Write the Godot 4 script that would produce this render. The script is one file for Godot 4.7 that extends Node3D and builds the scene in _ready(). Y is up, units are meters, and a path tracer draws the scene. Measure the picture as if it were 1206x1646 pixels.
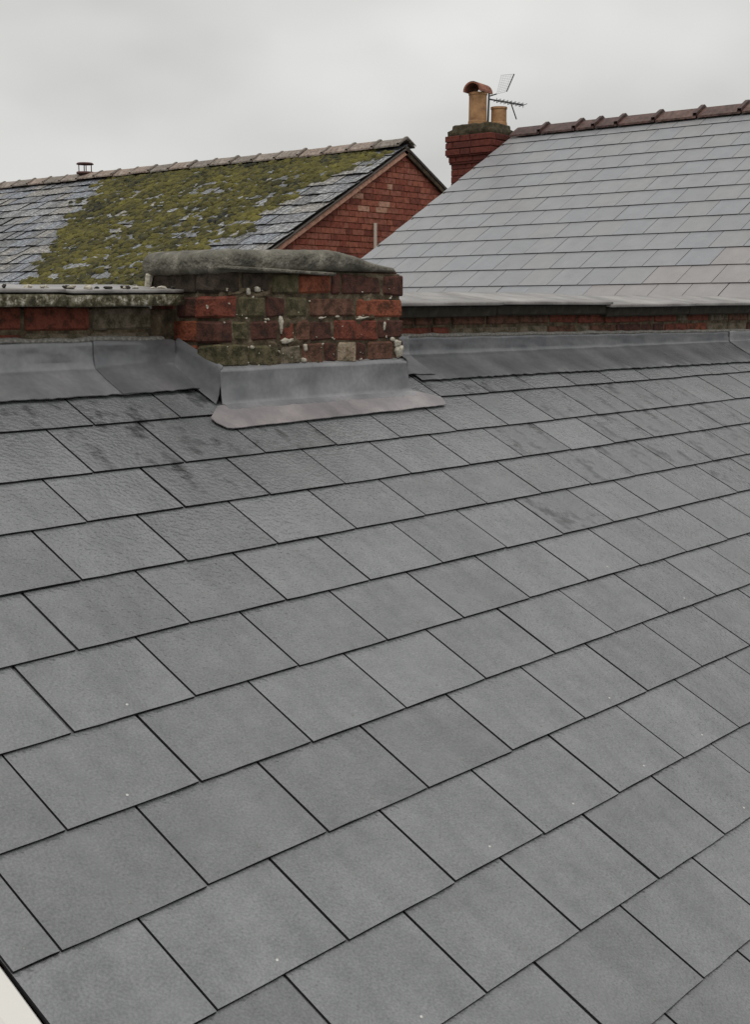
extends Node3D
# A slated rear extension seen from its own slope, with a party wall, a chimney stump dressed in
# lead, and two terraced houses behind.  X runs along the slate courses, -Z runs up the slope.

const SLOPE := 0.482682            # pitch of the near roof (27.66 degrees)
const FAR_SLOPE := 0.5044          # pitch of the two houses behind (28.9 degrees)
const GAUGE := 0.20261             # exposed height of a near slate
const SLATE_W := 0.3
const RIDGE_NEW := Vector3(11.56, 2.94, 0.0)
const RIDGE_OLD := Vector3(12.40, 3.07, 0.0)
const GABLE_Z := -9.45
const VERGE_Z := -7.16

var rng := RandomNumberGenerator.new()
var taken := {}
var M := {}

# ------------------------------------------------------------------ helpers
func numbered(called: String) -> String:
	if not taken.has(called):
		taken[called] = 0
		return called
	taken[called] += 1
	return "%s_%03d" % [called, taken[called]]

func thing(called: String, label: String, category: String, at := Vector3.ZERO, group := "") -> Node3D:
	var o := Node3D.new()
	o.name = numbered(called)
	add_child(o, true)
	o.position = at
	o.set_meta("label", label)
	o.set_meta("category", category)
	if group != "":
		o.set_meta("group", group)
	return o

func part(called: String, mesh: Mesh, m: Material, parent: Node, xf := Transform3D.IDENTITY) -> MeshInstance3D:
	var o := MeshInstance3D.new()
	o.name = called
	o.mesh = mesh
	if m != null:
		for s in mesh.get_surface_count():
			o.set_surface_override_material(s, m)
	parent.add_child(o, true)
	# xf is given in world space; every thing is only translated
	o.transform = Transform3D(xf.basis, xf.origin - (parent.position if parent.get_parent() == self else Vector3.ZERO))
	return o

func new_st() -> SurfaceTool:
	var st := SurfaceTool.new()
	st.begin(Mesh.PRIMITIVE_TRIANGLES)
	return st

# a flat convex polygon whose front looks along "out"
func poly(st: SurfaceTool, pts: Array, out: Vector3, uvs := []) -> void:
	var n := Vector3.ZERO
	for i in pts.size():
		n += (pts[i] - pts[0]).cross(pts[(i + 1) % pts.size()] - pts[0])
	if n.length() < 1e-12:
		return
	n = n.normalized()
	var flip := n.dot(out) > 0.0        # clockwise is front
	if not flip:
		n = -n
	for k in range(1, pts.size() - 1):
		var tri = [0, k + 1, k] if flip else [0, k, k + 1]
		for i in tri:
			st.set_normal(n)
			var p: Vector3 = pts[i]
			st.set_uv(uvs[i] if uvs.size() > i else Vector2(p.x + p.z * 0.37, p.y + p.z * 0.61))
			st.add_vertex(p)

# box with chamfered edges and slightly uneven corners
func cbox(size: Vector3, b: float, jit := 0.0) -> ArrayMesh:
	var st := new_st()
	add_cbox(st, size, b, jit)
	return st.commit()

func add_cbox(st: SurfaceTool, size: Vector3, b: float, jit := 0.0, xf := Transform3D.IDENTITY) -> void:
	var h := size * 0.5
	var c := {}
	for sx in [-1, 1]:
		for sy in [-1, 1]:
			for sz in [-1, 1]:
				var j := Vector3(rng.randf_range(-jit, jit), rng.randf_range(-jit, jit), rng.randf_range(-jit, jit))
				var bb := b * (rng.randf_range(0.6, 1.6) if jit > 0.0 else 1.0)
				var s := Vector3(sx, sy, sz)
				var full := Vector3(s.x * h.x, s.y * h.y, s.z * h.z) + j
				c[s] = [full - Vector3(0, s.y * bb, s.z * bb), full - Vector3(s.x * bb, 0, s.z * bb), full - Vector3(s.x * bb, s.y * bb, 0)]
	for ax in 3:
		var a1 := (ax + 1) % 3
		var a2 := (ax + 2) % 3
		for sg in [-1, 1]:
			var ps := []
			for q in [[-1, -1], [1, -1], [1, 1], [-1, 1]]:
				var s := Vector3.ZERO
				s[ax] = sg; s[a1] = q[0]; s[a2] = q[1]
				ps.append(xf * c[s][ax])
			var o := Vector3.ZERO
			o[ax] = sg
			poly(st, ps, xf.basis * o)
		for q in [[-1, -1], [1, -1], [1, 1], [-1, 1]]:
			var sA := Vector3.ZERO
			sA[ax] = -1; sA[a1] = q[0]; sA[a2] = q[1]
			var sB := sA
			sB[ax] = 1
			var o := Vector3.ZERO
			o[a1] = q[0]; o[a2] = q[1]
			poly(st, [xf * c[sA][a1], xf * c[sB][a1], xf * c[sB][a2], xf * c[sA][a2]], xf.basis * o)
	for s in c:
		poly(st, [xf * c[s][0], xf * c[s][1], xf * c[s][2]], xf.basis * s)

# polygon in the x-y plane pushed from z0 to z1
func prism(pts2: Array, z0: float, z1: float) -> ArrayMesh:
	var st := new_st()
	add_prism(st, pts2, z0, z1)
	return st.commit()

func add_prism(st: SurfaceTool, pts2: Array, z0: float, z1: float) -> void:
	var a := []
	var b := []
	var mid := Vector3.ZERO
	for p in pts2:
		a.append(Vector3(p.x, p.y, z0)); b.append(Vector3(p.x, p.y, z1))
		mid += Vector3(p.x, p.y, (z0 + z1) * 0.5)
	mid /= pts2.size()
	poly(st, a, Vector3(0, 0, z0 - z1)); poly(st, b, Vector3(0, 0, z1 - z0))
	for i in pts2.size():
		var j := (i + 1) % pts2.size()
		var o: Vector3 = (a[i] + a[j] + b[i] + b[j]) * 0.25 - mid
		poly(st, [a[i], a[j], b[j], b[i]], o)

# a bent sheet: rows of points, given a thickness, smooth shaded
func sheet(rows: Array, thick: float, uvscale := 1.0) -> ArrayMesh:
	var st := new_st()
	var nr := rows.size()
	var nc: int = rows[0].size()
	var nrm := []
	for i in nr:
		var line := []
		for j in nc:
			var di: Vector3 = rows[mini(i + 1, nr - 1)][j] - rows[maxi(i - 1, 0)][j]
			var dj: Vector3 = rows[i][mini(j + 1, nc - 1)] - rows[i][maxi(j - 1, 0)]
			line.append(dj.cross(di).normalized())
		nrm.append(line)
	if nrm[nr / 2][nc / 2].y + nrm[nr / 2][nc / 2].z - nrm[nr / 2][nc / 2].x * 0.5 < 0.0:
		for i in nr:
			for j in nc:
				nrm[i][j] = -nrm[i][j]
	for side in 2:
		for i in nr - 1:
			for j in nc - 1:
				var quad := [[i, j], [i, j + 1], [i + 1, j + 1], [i + 1, j]]
				var p := []
				for k in quad:
					p.append(rows[k[0]][k[1]] - (nrm[k[0]][k[1]] * thick if side == 1 else Vector3.ZERO))
				var want: Vector3 = nrm[i][j] if side == 0 else -nrm[i][j]
				var fn: Vector3 = (p[1] - p[0]).cross(p[2] - p[0])
				var order := [0, 1, 2, 0, 2, 3] if fn.dot(want) < 0.0 else [0, 2, 1, 0, 3, 2]
				for o in order:
					var k = quad[o]
					st.set_normal(nrm[k[0]][k[1]] if side == 0 else -nrm[k[0]][k[1]])
					st.set_uv(Vector2(k[1], k[0]) * 0.02 * uvscale)
					st.add_vertex(p[o])
	var rim := []
	for j in nc: rim.append([0, j])
	for i in range(1, nr): rim.append([i, nc - 1])
	for j in range(nc - 2, -1, -1): rim.append([nr - 1, j])
	for i in range(nr - 2, 0, -1): rim.append([i, 0])
	var ctr: Vector3 = rows[nr / 2][nc / 2]
	for k in rim.size():
		var a = rim[k]
		var b = rim[(k + 1) % rim.size()]
		var A: Vector3 = rows[a[0]][a[1]]
		var B: Vector3 = rows[b[0]][b[1]]
		poly(st, [A, B, B - nrm[b[0]][b[1]] * thick, A - nrm[a[0]][a[1]] * thick], (A + B) * 0.5 - ctr)
	return st.commit()

func add_tube(st: SurfaceTool, a: Vector3, b: Vector3, r0: float, r1: float, seg := 8) -> void:
	var d := (b - a).normalized()
	var x := d.cross(Vector3(0.3, 0.9, 0.2)).normalized()
	var y := d.cross(x)
	var ra := []
	var rb := []
	for i in seg:
		var t := TAU * i / seg
		var o := x * cos(t) + y * sin(t)
		ra.append(a + o * r0); rb.append(b + o * r1)
	for i in seg:
		var j := (i + 1) % seg
		var t := TAU * (i + 0.5) / seg
		poly(st, [ra[i], ra[j], rb[j], rb[i]], x * cos(t) + y * sin(t))
	poly(st, ra, -d); poly(st, rb, d)

# turned shape: profile of (radius, height), smooth round
func lathe(profile: Array, seg := 24) -> ArrayMesh:
	var st := new_st()
	for i in profile.size() - 1:
		var p: Vector2 = profile[i]
		var q: Vector2 = profile[i + 1]
		var d := (q - p).normalized()
		var n2 := Vector2(d.y, -d.x)
		for k in seg:
			var t0 := TAU * k / seg
			var t1 := TAU * (k + 1) / seg
			var a := [Vector3(cos(t0) * p.x, p.y, sin(t0) * p.x), Vector3(cos(t1) * p.x, p.y, sin(t1) * p.x),
				Vector3(cos(t1) * q.x, q.y, sin(t1) * q.x), Vector3(cos(t0) * q.x, q.y, sin(t0) * q.x)]
			var ang := [t0, t1, t1, t0]
			for o in [0, 1, 2, 0, 2, 3]:
				st.set_normal(Vector3(cos(ang[o]) * n2.x, n2.y, sin(ang[o]) * n2.x))
				st.set_uv(Vector2(ang[o] / TAU, a[o].y))
				st.add_vertex(a[o])
	return st.commit()

# ------------------------------------------------------------------ textures
func lut(stops: Array) -> PackedByteArray:
	var g := Gradient.new()
	var offs := PackedFloat32Array()
	var cols := PackedColorArray()
	for s in stops:
		offs.append(s[0]); cols.append(s[1])
	g.offsets = offs; g.colors = cols
	var out := PackedByteArray()
	for i in 256:
		var c := g.sample(i / 255.0)
		out.append(int(clampf(c.r, 0, 1) * 255)); out.append(int(clampf(c.g, 0, 1) * 255)); out.append(int(clampf(c.b, 0, 1) * 255))
	return out

func noise_bytes(size: int, seed_: int, freq: float, oct := 4, kind := FastNoiseLite.TYPE_SIMPLEX_SMOOTH) -> PackedByteArray:
	var n := FastNoiseLite.new()
	n.seed = seed_
	n.noise_type = kind
	n.frequency = freq
	n.fractal_octaves = oct
	var im := n.get_seamless_image(size, size)
	im.convert(Image.FORMAT_L8)
	return im.get_data()

func mix_tex(size: int, layers: Array, stops: Array) -> ImageTexture:
	var L := []
	for l in layers:
		L.append(noise_bytes(size, l[0], l[1], l[2]))
	var ramp := lut(stops)
	var out := PackedByteArray()
	out.resize(size * size * 3)
	var n := layers.size()
	for i in size * size:
		var v := 0.0
		for k in n:
			v += (L[k][i] - 127.5) * layers[k][3]
		var q := clampi(int(127.5 + v), 0, 255) * 3
		out[i * 3] = ramp[q]; out[i * 3 + 1] = ramp[q + 1]; out[i * 3 + 2] = ramp[q + 2]
	var im := Image.create_from_data(size, size, false, Image.FORMAT_RGB8, out)
	im.generate_mipmaps()
	return ImageTexture.create_from_image(im)

func normal_tex(size: int, seed_: int, freq: float, oct: int, strength: float) -> ImageTexture:
	var n := FastNoiseLite.new()
	n.seed = seed_
	n.frequency = freq
	n.fractal_octaves = oct
	var im := n.get_seamless_image(size, size)
	im.convert(Image.FORMAT_RGBA8)
	im.bump_map_to_normal_map(strength)
	im.generate_mipmaps()
	return ImageTexture.create_from_image(im)

# slate surface: fine grain, faint patches, streaks that run with the slope, and optional damp stains
func slate_tex(size: int, seed_: int, lo: Color, hi: Color, streak: float, stain: float) -> ImageTexture:
	var fine := noise_bytes(size, seed_, 0.16, 3)
	var mid := noise_bytes(size, seed_ + 1, 0.02, 4)
	var big := noise_bytes(size, seed_ + 2, 0.005, 3)
	var st := noise_bytes(size, seed_ + 3, 0.012, 5)
	var out := PackedByteArray()
	out.resize(size * size * 3)
	for y in size:
		for x in size:
			var i := y * size + x
			var sx: int = st[((y / 7) % size) * size + x]            # stretched along the slope
			var v := 0.5 + (fine[i] - 127.5) * 0.0042 + (mid[i] - 127.5) * 0.0015 + (big[i] - 127.5) * 0.0017 + (sx - 127.5) * 0.0012 * streak
			var c := lo.lerp(hi, clampf(v, 0.0, 1.0))
			if fine[i] > 226: c = c.lerp(Color(0.62, 0.62, 0.61), 0.30)
			if fine[i] < 34: c = c.lerp(Color(0.20, 0.20, 0.20), 0.30)
			if stain > 0.0:
				var w := mid[i] * 0.45 + big[i] * 0.45 + st[((y / 3) % size) * size + x] * 0.45 + fine[i] * 0.12
				var k := clampf((w - (222.0 - stain * 40.0)) / 75.0, 0.0, 1.0)
				c = c.lerp(Color(0.20, 0.205, 0.21), k * 0.85)
			out[i * 3] = int(c.r * 255); out[i * 3 + 1] = int(c.g * 255); out[i * 3 + 2] = int(c.b * 255)
	var im := Image.create_from_data(size, size, false, Image.FORMAT_RGB8, out)
	im.generate_mipmaps()
	return ImageTexture.create_from_image(im)

func make_mat(col: Color, rough: float, tex: Texture2D = null, tri := 0.0, ntex: Texture2D = null, nscale := 1.0, metal := 0.0) -> StandardMaterial3D:
	var m := StandardMaterial3D.new()
	m.albedo_color = col
	m.roughness = rough
	m.metallic = metal
	if tex != null:
		m.albedo_texture = tex
	if ntex != null:
		m.normal_enabled = true
		m.normal_texture = ntex
		m.normal_scale = nscale
	if tri > 0.0:
		m.uv1_triplanar = true
		m.uv1_world_triplanar = true
		m.uv1_scale = Vector3.ONE * tri
	return m

func materials() -> void:
	var grain := normal_tex(512, 5, 0.09, 4, 3.0)
	var rough_n := normal_tex(512, 9, 0.05, 5, 6.0)
	var lead_n := normal_tex(512, 17, 0.012, 4, 5.0)
	# new fibre slates of the extension
	var sl := []
	for k in 3:
		sl.append(slate_tex(768, 11 + k * 20, Color(0.390, 0.398, 0.404), Color(0.506, 0.514, 0.520), [0.9, 1.8, 1.3][k], 0.0))
	var damp := mix_tex(512, [[81, 0.008, 4, 1.1], [82, 0.08, 3, 0.5]], [[0.0, Color(0.62, 0.62, 0.62)], [0.5, Color(0.82, 0.82, 0.82)], [1.0, Color(1, 1, 1)]])
	M.slate = []
	for t in sl:
		for tint in [Color(1, 1, 1), Color(0.965, 0.965, 0.965), Color(1.02, 1.02, 1.02), Color(0.98, 0.98, 0.98), Color(1.04, 1.04, 1.04)]:
			M.slate.append(make_mat(tint, 0.315 + 0.02 * (M.slate.size() % 3), t, 0.0, grain, 0.5))
	M.slate_stain = make_mat(Color(0.985, 0.985, 0.985), 0.36, slate_tex(768, 71, Color(0.390, 0.398, 0.404), Color(0.506, 0.514, 0.520), 1.6, 0.60), 0.0, grain, 0.5)
	for m in M.slate + [M.slate_stain]:
		m.roughness_texture = damp
		m.metallic_specular = 0.68
		m.roughness_texture_channel = BaseMaterial3D.TEXTURE_CHANNEL_RED
	M.slate_edge = make_mat(Color(0.10, 0.10, 0.105), 0.8)
	# smooth machine-made slates of the house on the right
	var nt := slate_tex(512, 131, Color(0.53, 0.533, 0.545), Color(0.60, 0.603, 0.612), 1.0, 0.0)
	M.new_slate = []
	for tint in [Color(1, 1, 1), Color(0.985, 0.985, 0.99), Color(1.0, 0.995, 0.99), Color(0.985, 0.99, 1.0)]:
		M.new_slate.append(make_mat(tint, 0.36, nt, 0.0, grain, 0.2))
	M.new_slate_brown = make_mat(Color(1.04, 1.005, 0.985), 0.38, nt, 0.0, grain, 0.2)
	M.new_edge = make_mat(Color(0.25, 0.25, 0.26), 0.7)
	# old weathered slates of the mossy house
	var ot := mix_tex(512, [[201, 0.05, 4, 0.9], [202, 0.012, 3, 0.9]], [[0.0, Color(0.28, 0.28, 0.29)], [0.40, Color(0.47, 0.47, 0.48)], [0.66, Color(0.59, 0.60, 0.61)], [0.82, Color(0.72, 0.73, 0.72)], [1.0, Color(0.85, 0.85, 0.82)]])
	M.old_slate = []
	for tint in [Color(1, 1, 1), Color(0.86, 0.86, 0.88), Color(0.92, 0.94, 0.98), Color(1.0, 0.97, 0.93), Color(0.78, 0.78, 0.78)]:
		M.old_slate.append(make_mat(tint, 0.5, ot, 0.0, rough_n, 0.7))
	M.old_edge = make_mat(Color(0.16, 0.155, 0.15), 0.9)
	M.deck = make_mat(Color(0.15, 0.14, 0.13), 0.95)
	# lead
	var lt := mix_tex(512, [[301, 0.005, 3, 0.7], [302, 0.06, 3, 0.2]], [[0.0, Color(0.30, 0.305, 0.315)], [0.35, Color(0.41, 0.413, 0.42)], [0.6, Color(0.48, 0.48, 0.485)], [0.8, Color(0.56, 0.555, 0.555)], [1.0, Color(0.72, 0.71, 0.71)]])
	M.lead = make_mat(Color(1.16, 1.16, 1.17), 0.25, lt, 1.3, lead_n, 0.10, 0.3)
	M.lead_dark = make_mat(Color(1.0, 1.005, 1.02), 0.25, lt, 1.2, lead_n, 0.10, 0.3)
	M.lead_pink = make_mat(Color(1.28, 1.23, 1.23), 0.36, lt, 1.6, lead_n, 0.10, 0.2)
	M.sealant = make_mat(Color(0.66, 0.65, 0.63), 0.75, mix_tex(256, [[311, 0.05, 4, 1.2]], [[0.0, Color(0.55, 0.54, 0.52)], [1.0, Color(1, 1, 1)]]), 6.0)
	# bricks of the wall and stump
	var bt := mix_tex(512, [[401, 0.035, 5, 1.0], [402, 0.010, 3, 0.8]], [[0.0, Color(0.42, 0.40, 0.36)], [0.28, Color(0.66, 0.62, 0.58)], [0.55, Color(0.90, 0.86, 0.84)], [0.80, Color(1, 1, 1)], [1.0, Color(0.92, 0.98, 0.98)]])
	# grime over the bare brick: soot, algae and lime in patches of a few centimetres
	var grime := [
		mix_tex(512, [[461, 0.014, 4, 1.2], [462, 0.07, 4, 0.55]], [[0.0, Color(0.52, 0.60, 0.52)], [0.3, Color(0.72, 0.72, 0.68)], [0.5, Color(0.88, 0.84, 0.82)], [0.75, Color(1, 1, 1)], [1.0, Color(0.94, 1.0, 1.0)]]),
		mix_tex(512, [[471, 0.014, 4, 1.2], [472, 0.08, 4, 0.6]], [[0.0, Color(0.52, 0.55, 0.46)], [0.3, Color(0.72, 0.72, 0.66)], [0.55, Color(0.90, 0.90, 0.87)], [0.8, Color(1, 1, 1)], [1.0, Color(1.0, 1.0, 0.98)]])]
	M.brick = {
		"red": make_mat(Color(0.48, 0.245, 0.18), 0.85, grime[0], 3.1, rough_n, 0.6),
		"orange": make_mat(Color(0.55, 0.30, 0.205), 0.85, grime[0], 2.7, rough_n, 0.6),
		"dark": make_mat(Color(0.345, 0.20, 0.165), 0.88, grime[1], 3.4, rough_n, 0.6),
		"brown": make_mat(Color(0.44, 0.30, 0.245), 0.9, grime[1], 2.9, rough_n, 0.6),
		"olive": make_mat(Color(0.385, 0.355, 0.265), 0.95, grime[1], 3.3, rough_n, 0.6),
		"grey": make_mat(Color(0.49, 0.445, 0.39), 0.95, grime[1], 2.6, rough_n, 0.6),
		"pale": make_mat(Color(0.62, 0.56, 0.485), 0.95, grime[0], 3.0, rough_n, 0.6),
		"black": make_mat(Color(0.27, 0.225, 0.19), 0.95, grime[1], 3.0, rough_n, 0.6)}
	var mt := mix_tex(512, [[411, 0.014, 4, 1.0], [412, 0.09, 3, 0.35]], [[0.0, Color(0.24, 0.225, 0.175)], [0.35, Color(0.37, 0.335, 0.275)], [0.6, Color(0.46, 0.42, 0.36)], [0.85, Color(0.56, 0.53, 0.47)], [1.0, Color(0.72, 0.70, 0.64)]])
	M.mortar = make_mat(Color(0.80, 0.765, 0.71), 0.95, mt, 2.4, rough_n, 0.6)
	M.lime = make_mat(Color(0.86, 0.84, 0.79), 0.9, mix_tex(256, [[421, 0.04, 4, 1.2]], [[0.0, Color(0.6, 0.58, 0.54)], [1.0, Color(1, 1, 1)]]), 8.0)
	var ct := mix_tex(512, [[431, 0.010, 4, 1.0], [432, 0.10, 3, 0.40]], [[0.0, Color(0.27, 0.265, 0.24)], [0.3, Color(0.40, 0.395, 0.365)], [0.55, Color(0.49, 0.485, 0.455)], [0.8, Color(0.57, 0.565, 0.54)], [1.0, Color(0.74, 0.735, 0.71)]])
	M.cap = make_mat(Color(0.86, 0.84, 0.805), 0.7, ct, 2.0, rough_n, 1.2)
	var cop := mix_tex(512, [[441, 0.025, 5, 1.2], [442, 0.10, 3, 0.6]], [[0.0, Color(0.14, 0.13, 0.09)], [0.35, Color(0.30, 0.28, 0.19)], [0.55, Color(0.42, 0.40, 0.32)], [0.8, Color(0.62, 0.60, 0.54)], [1.0, Color(0.80, 0.79, 0.75)]])
	M.coping_old = make_mat(Color(1, 1, 1), 0.7, cop, 2.4, rough_n, 0.6)
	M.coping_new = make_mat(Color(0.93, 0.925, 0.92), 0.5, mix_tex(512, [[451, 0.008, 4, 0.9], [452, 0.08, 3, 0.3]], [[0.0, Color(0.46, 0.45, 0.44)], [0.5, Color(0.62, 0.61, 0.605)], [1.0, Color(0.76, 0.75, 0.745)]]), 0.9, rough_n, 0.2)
	M.coping_edge = make_mat(Color(0.42, 0.40, 0.36), 0.9, ct, 3.0)
	# gable bricks of the mossy house
	var soft := mix_tex(512, [[481, 0.02, 4, 1.0], [482, 0.07, 3, 0.4]], [[0.0, Color(0.66, 0.64, 0.62)], [0.4, Color(0.86, 0.84, 0.83)], [1.0, Color(1, 1, 1)]])
	M.gable = []
	for c in [Color(0.65, 0.375, 0.30), Color(0.61, 0.335, 0.265), Color(0.69, 0.42, 0.335), Color(0.53, 0.295, 0.24), Color(0.66, 0.41, 0.34)]:
		M.gable.append(make_mat(c, 0.88, soft, 1.3))
	M.gable_pale = make_mat(Color(0.82, 0.64, 0.55), 0.9, soft, 1.3)
	M.gable_mortar = make_mat(Color(1.2, 0.88, 0.78), 0.95, mt, 1.5)
	M.fillet = make_mat(Color(0.62, 0.57, 0.51), 0.9, mt, 1.5)
	M.wood_dark = make_mat(Color(0.33, 0.30, 0.28), 0.8)
	# ridge tiles
	var rt := mix_tex(512, [[501, 0.03, 5, 1.1], [502, 0.008, 3, 0.7]], [[0.0, Color(0.5, 0.48, 0.45)], [0.5, Color(0.85, 0.83, 0.81)], [1.0, Color(1, 1, 1)]])
	M.ridge_old = [make_mat(Color(0.66, 0.62, 0.585), 0.7, rt, 1.3), make_mat(Color(0.60, 0.57, 0.54), 0.7, rt, 1.3), make_mat(Color(0.69, 0.63, 0.59), 0.8, rt, 1.3)]
	M.ridge_new = [make_mat(Color(0.43, 0.325, 0.305), 0.55, rt, 1.3), make_mat(Color(0.38, 0.285, 0.27), 0.55, rt, 1.3), make_mat(Color(0.47, 0.365, 0.34), 0.6, rt, 1.3)]
	M.pot = make_mat(Color(0.74, 0.57, 0.40), 0.7, soft, 0.7)
	M.hood = make_mat(Color(0.66, 0.44, 0.36), 0.8, rt, 2.0)
	M.stack = make_mat(Color(0.46, 0.225, 0.18), 0.9, soft, 1.5)
	M.stack_dark = make_mat(Color(0.40, 0.195, 0.16), 0.9, soft, 1.5)
	M.stack_cap = make_mat(Color(0.62, 0.60, 0.52), 0.95, mt, 2.0, rough_n, 1.0)
	M.metal = make_mat(Color(0.32, 0.33, 0.34), 0.5, null, 0.0, null, 1.0, 0.6)
	M.alu = make_mat(Color(0.80, 0.81, 0.81), 0.5, null, 0.0, null, 1.0, 0.4)
	M.flue = make_mat(Color(0.36, 0.25, 0.24), 0.7)
	M.plastic = make_mat(Color(0.78, 0.74, 0.69), 0.6)
	M.white = make_mat(Color(0.88, 0.87, 0.85), 0.45)
	M.rivet = make_mat(Color(0.78, 0.775, 0.76), 0.35, null, 0.0, null, 1.0, 0.2)
	M.rivet_dull = make_mat(Color(0.50, 0.50, 0.49), 0.5, null, 0.0, null, 1.0, 0.1)
	var moss := StandardMaterial3D.new()
	moss.vertex_color_use_as_albedo = true
	moss.roughness = 1.0
	moss.normal_enabled = true
	moss.normal_texture = rough_n
	moss.uv1_triplanar = true
	moss.uv1_world_triplanar = true
	moss.uv1_scale = Vector3.ONE * 4.0
	M.moss = moss
	M.wall = make_mat(Color(0.42, 0.21, 0.16), 0.9, bt, 0.7)
	M.ground = make_mat(Color(0.36, 0.36, 0.33), 0.95, mix_tex(512, [[601, 0.01, 5, 1.2], [602, 0.05, 3, 0.5]], [[0.0, Color(0.35, 0.42, 0.28)], [0.5, Color(0.6, 0.62, 0.5)], [1.0, Color(0.85, 0.84, 0.8)]]), 0.15)

# ------------------------------------------------------------------ slates
# local frame: x across, y off the roof, z towards the tail; the tail's top edge is at the origin
func slate_mesh(w: float, length: float, t: float, drop: float, uvo: Vector2, ragged: float, m: Material, edge: Material, uvs := 1.2) -> ArrayMesh:
	var top := new_st()
	var rim := new_st()
	var n := 5
	var tail := []
	for i in n + 1:
		var x := -w * 0.5 + w * i / n
		tail.append(Vector3(x, 0, (rng.randf_range(-ragged, ragged)) if i > 0 and i < n else rng.randf_range(-ragged, 0.0)))
	var h0 := Vector3(-w * 0.5, -drop * length, -length)
	var h1 := Vector3(w * 0.5, -drop * length, -length)
	var ring := tail.duplicate()
	ring.append(h1)
	ring.append(h0)
	var uv := []
	for p in ring:
		uv.append(uvo + Vector2(p.x, p.z) * uvs)
	poly(top, ring, Vector3.UP, uv)
	for i in ring.size():
		var j := (i + 1) % ring.size()
		var a: Vector3 = ring[i]
		var b: Vector3 = ring[j]
		var under := Vector3(0, -t, -t * 0.25)
		if i < n:
			poly(rim, [a, b, b + under, a + under], Vector3(0, 0, 1))
		else:
			var mid := (a + b) * 0.5
			poly(rim, [a, b, b + Vector3(0, -t, 0), a + Vector3(0, -t, 0)], Vector3(mid.x, 0, mid.z + length * 0.5))
	var down := []
	for p in ring:
		down.append(p + Vector3(0, -t, 0))
	poly(rim, [down[0], down[n], down[n + 1], down[n + 2]], Vector3.DOWN)
	top.set_material(m)
	rim.set_material(edge)
	var mesh := top.commit()
	rim.commit(mesh)
	return mesh

func near_frame(u: float, v: float, h: float, yaw := 0.0, roll := 0.0) -> Transform3D:
	var n := Vector3(0, cos(SLOPE), sin(SLOPE))
	var d := Vector3(0, -sin(SLOPE), cos(SLOPE))
	var b := Basis(Vector3.RIGHT, n, d)
	b = b * Basis(Vector3.UP, yaw) * Basis(Vector3(0, 0, 1), roll)
	return Transform3D(b, Vector3(u, v * sin(SLOPE), -v * cos(SLOPE)) + n * h)

func far_frame(ridge: Vector3, z: float, s: float, h: float, yaw := 0.0, roll := 0.0, pitch := 0.0) -> Transform3D:
	var n := Vector3(-sin(FAR_SLOPE), cos(FAR_SLOPE), 0)
	var d := Vector3(-cos(FAR_SLOPE), -sin(FAR_SLOPE), 0)
	var b := Basis(Vector3(0, 0, 1), n, d)
	b = b * Basis(Vector3.UP, yaw) * Basis(Vector3(0, 0, 1), roll) * Basis(Vector3.RIGHT, pitch)
	return Transform3D(b, Vector3(ridge.x, ridge.y, z) + d * s + n * h)

func course_v(n: int) -> float:
	var off := [-0.0062, -0.0035, 0.0006, 0.0037, 0.0042, 0.0075, 0.0059, 0.0017, -0.0137]
	if n < -2: return n * GAUGE - 0.0062
	if n > 6: return n * GAUGE - 0.002
	return n * GAUGE + off[n + 2]

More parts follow.
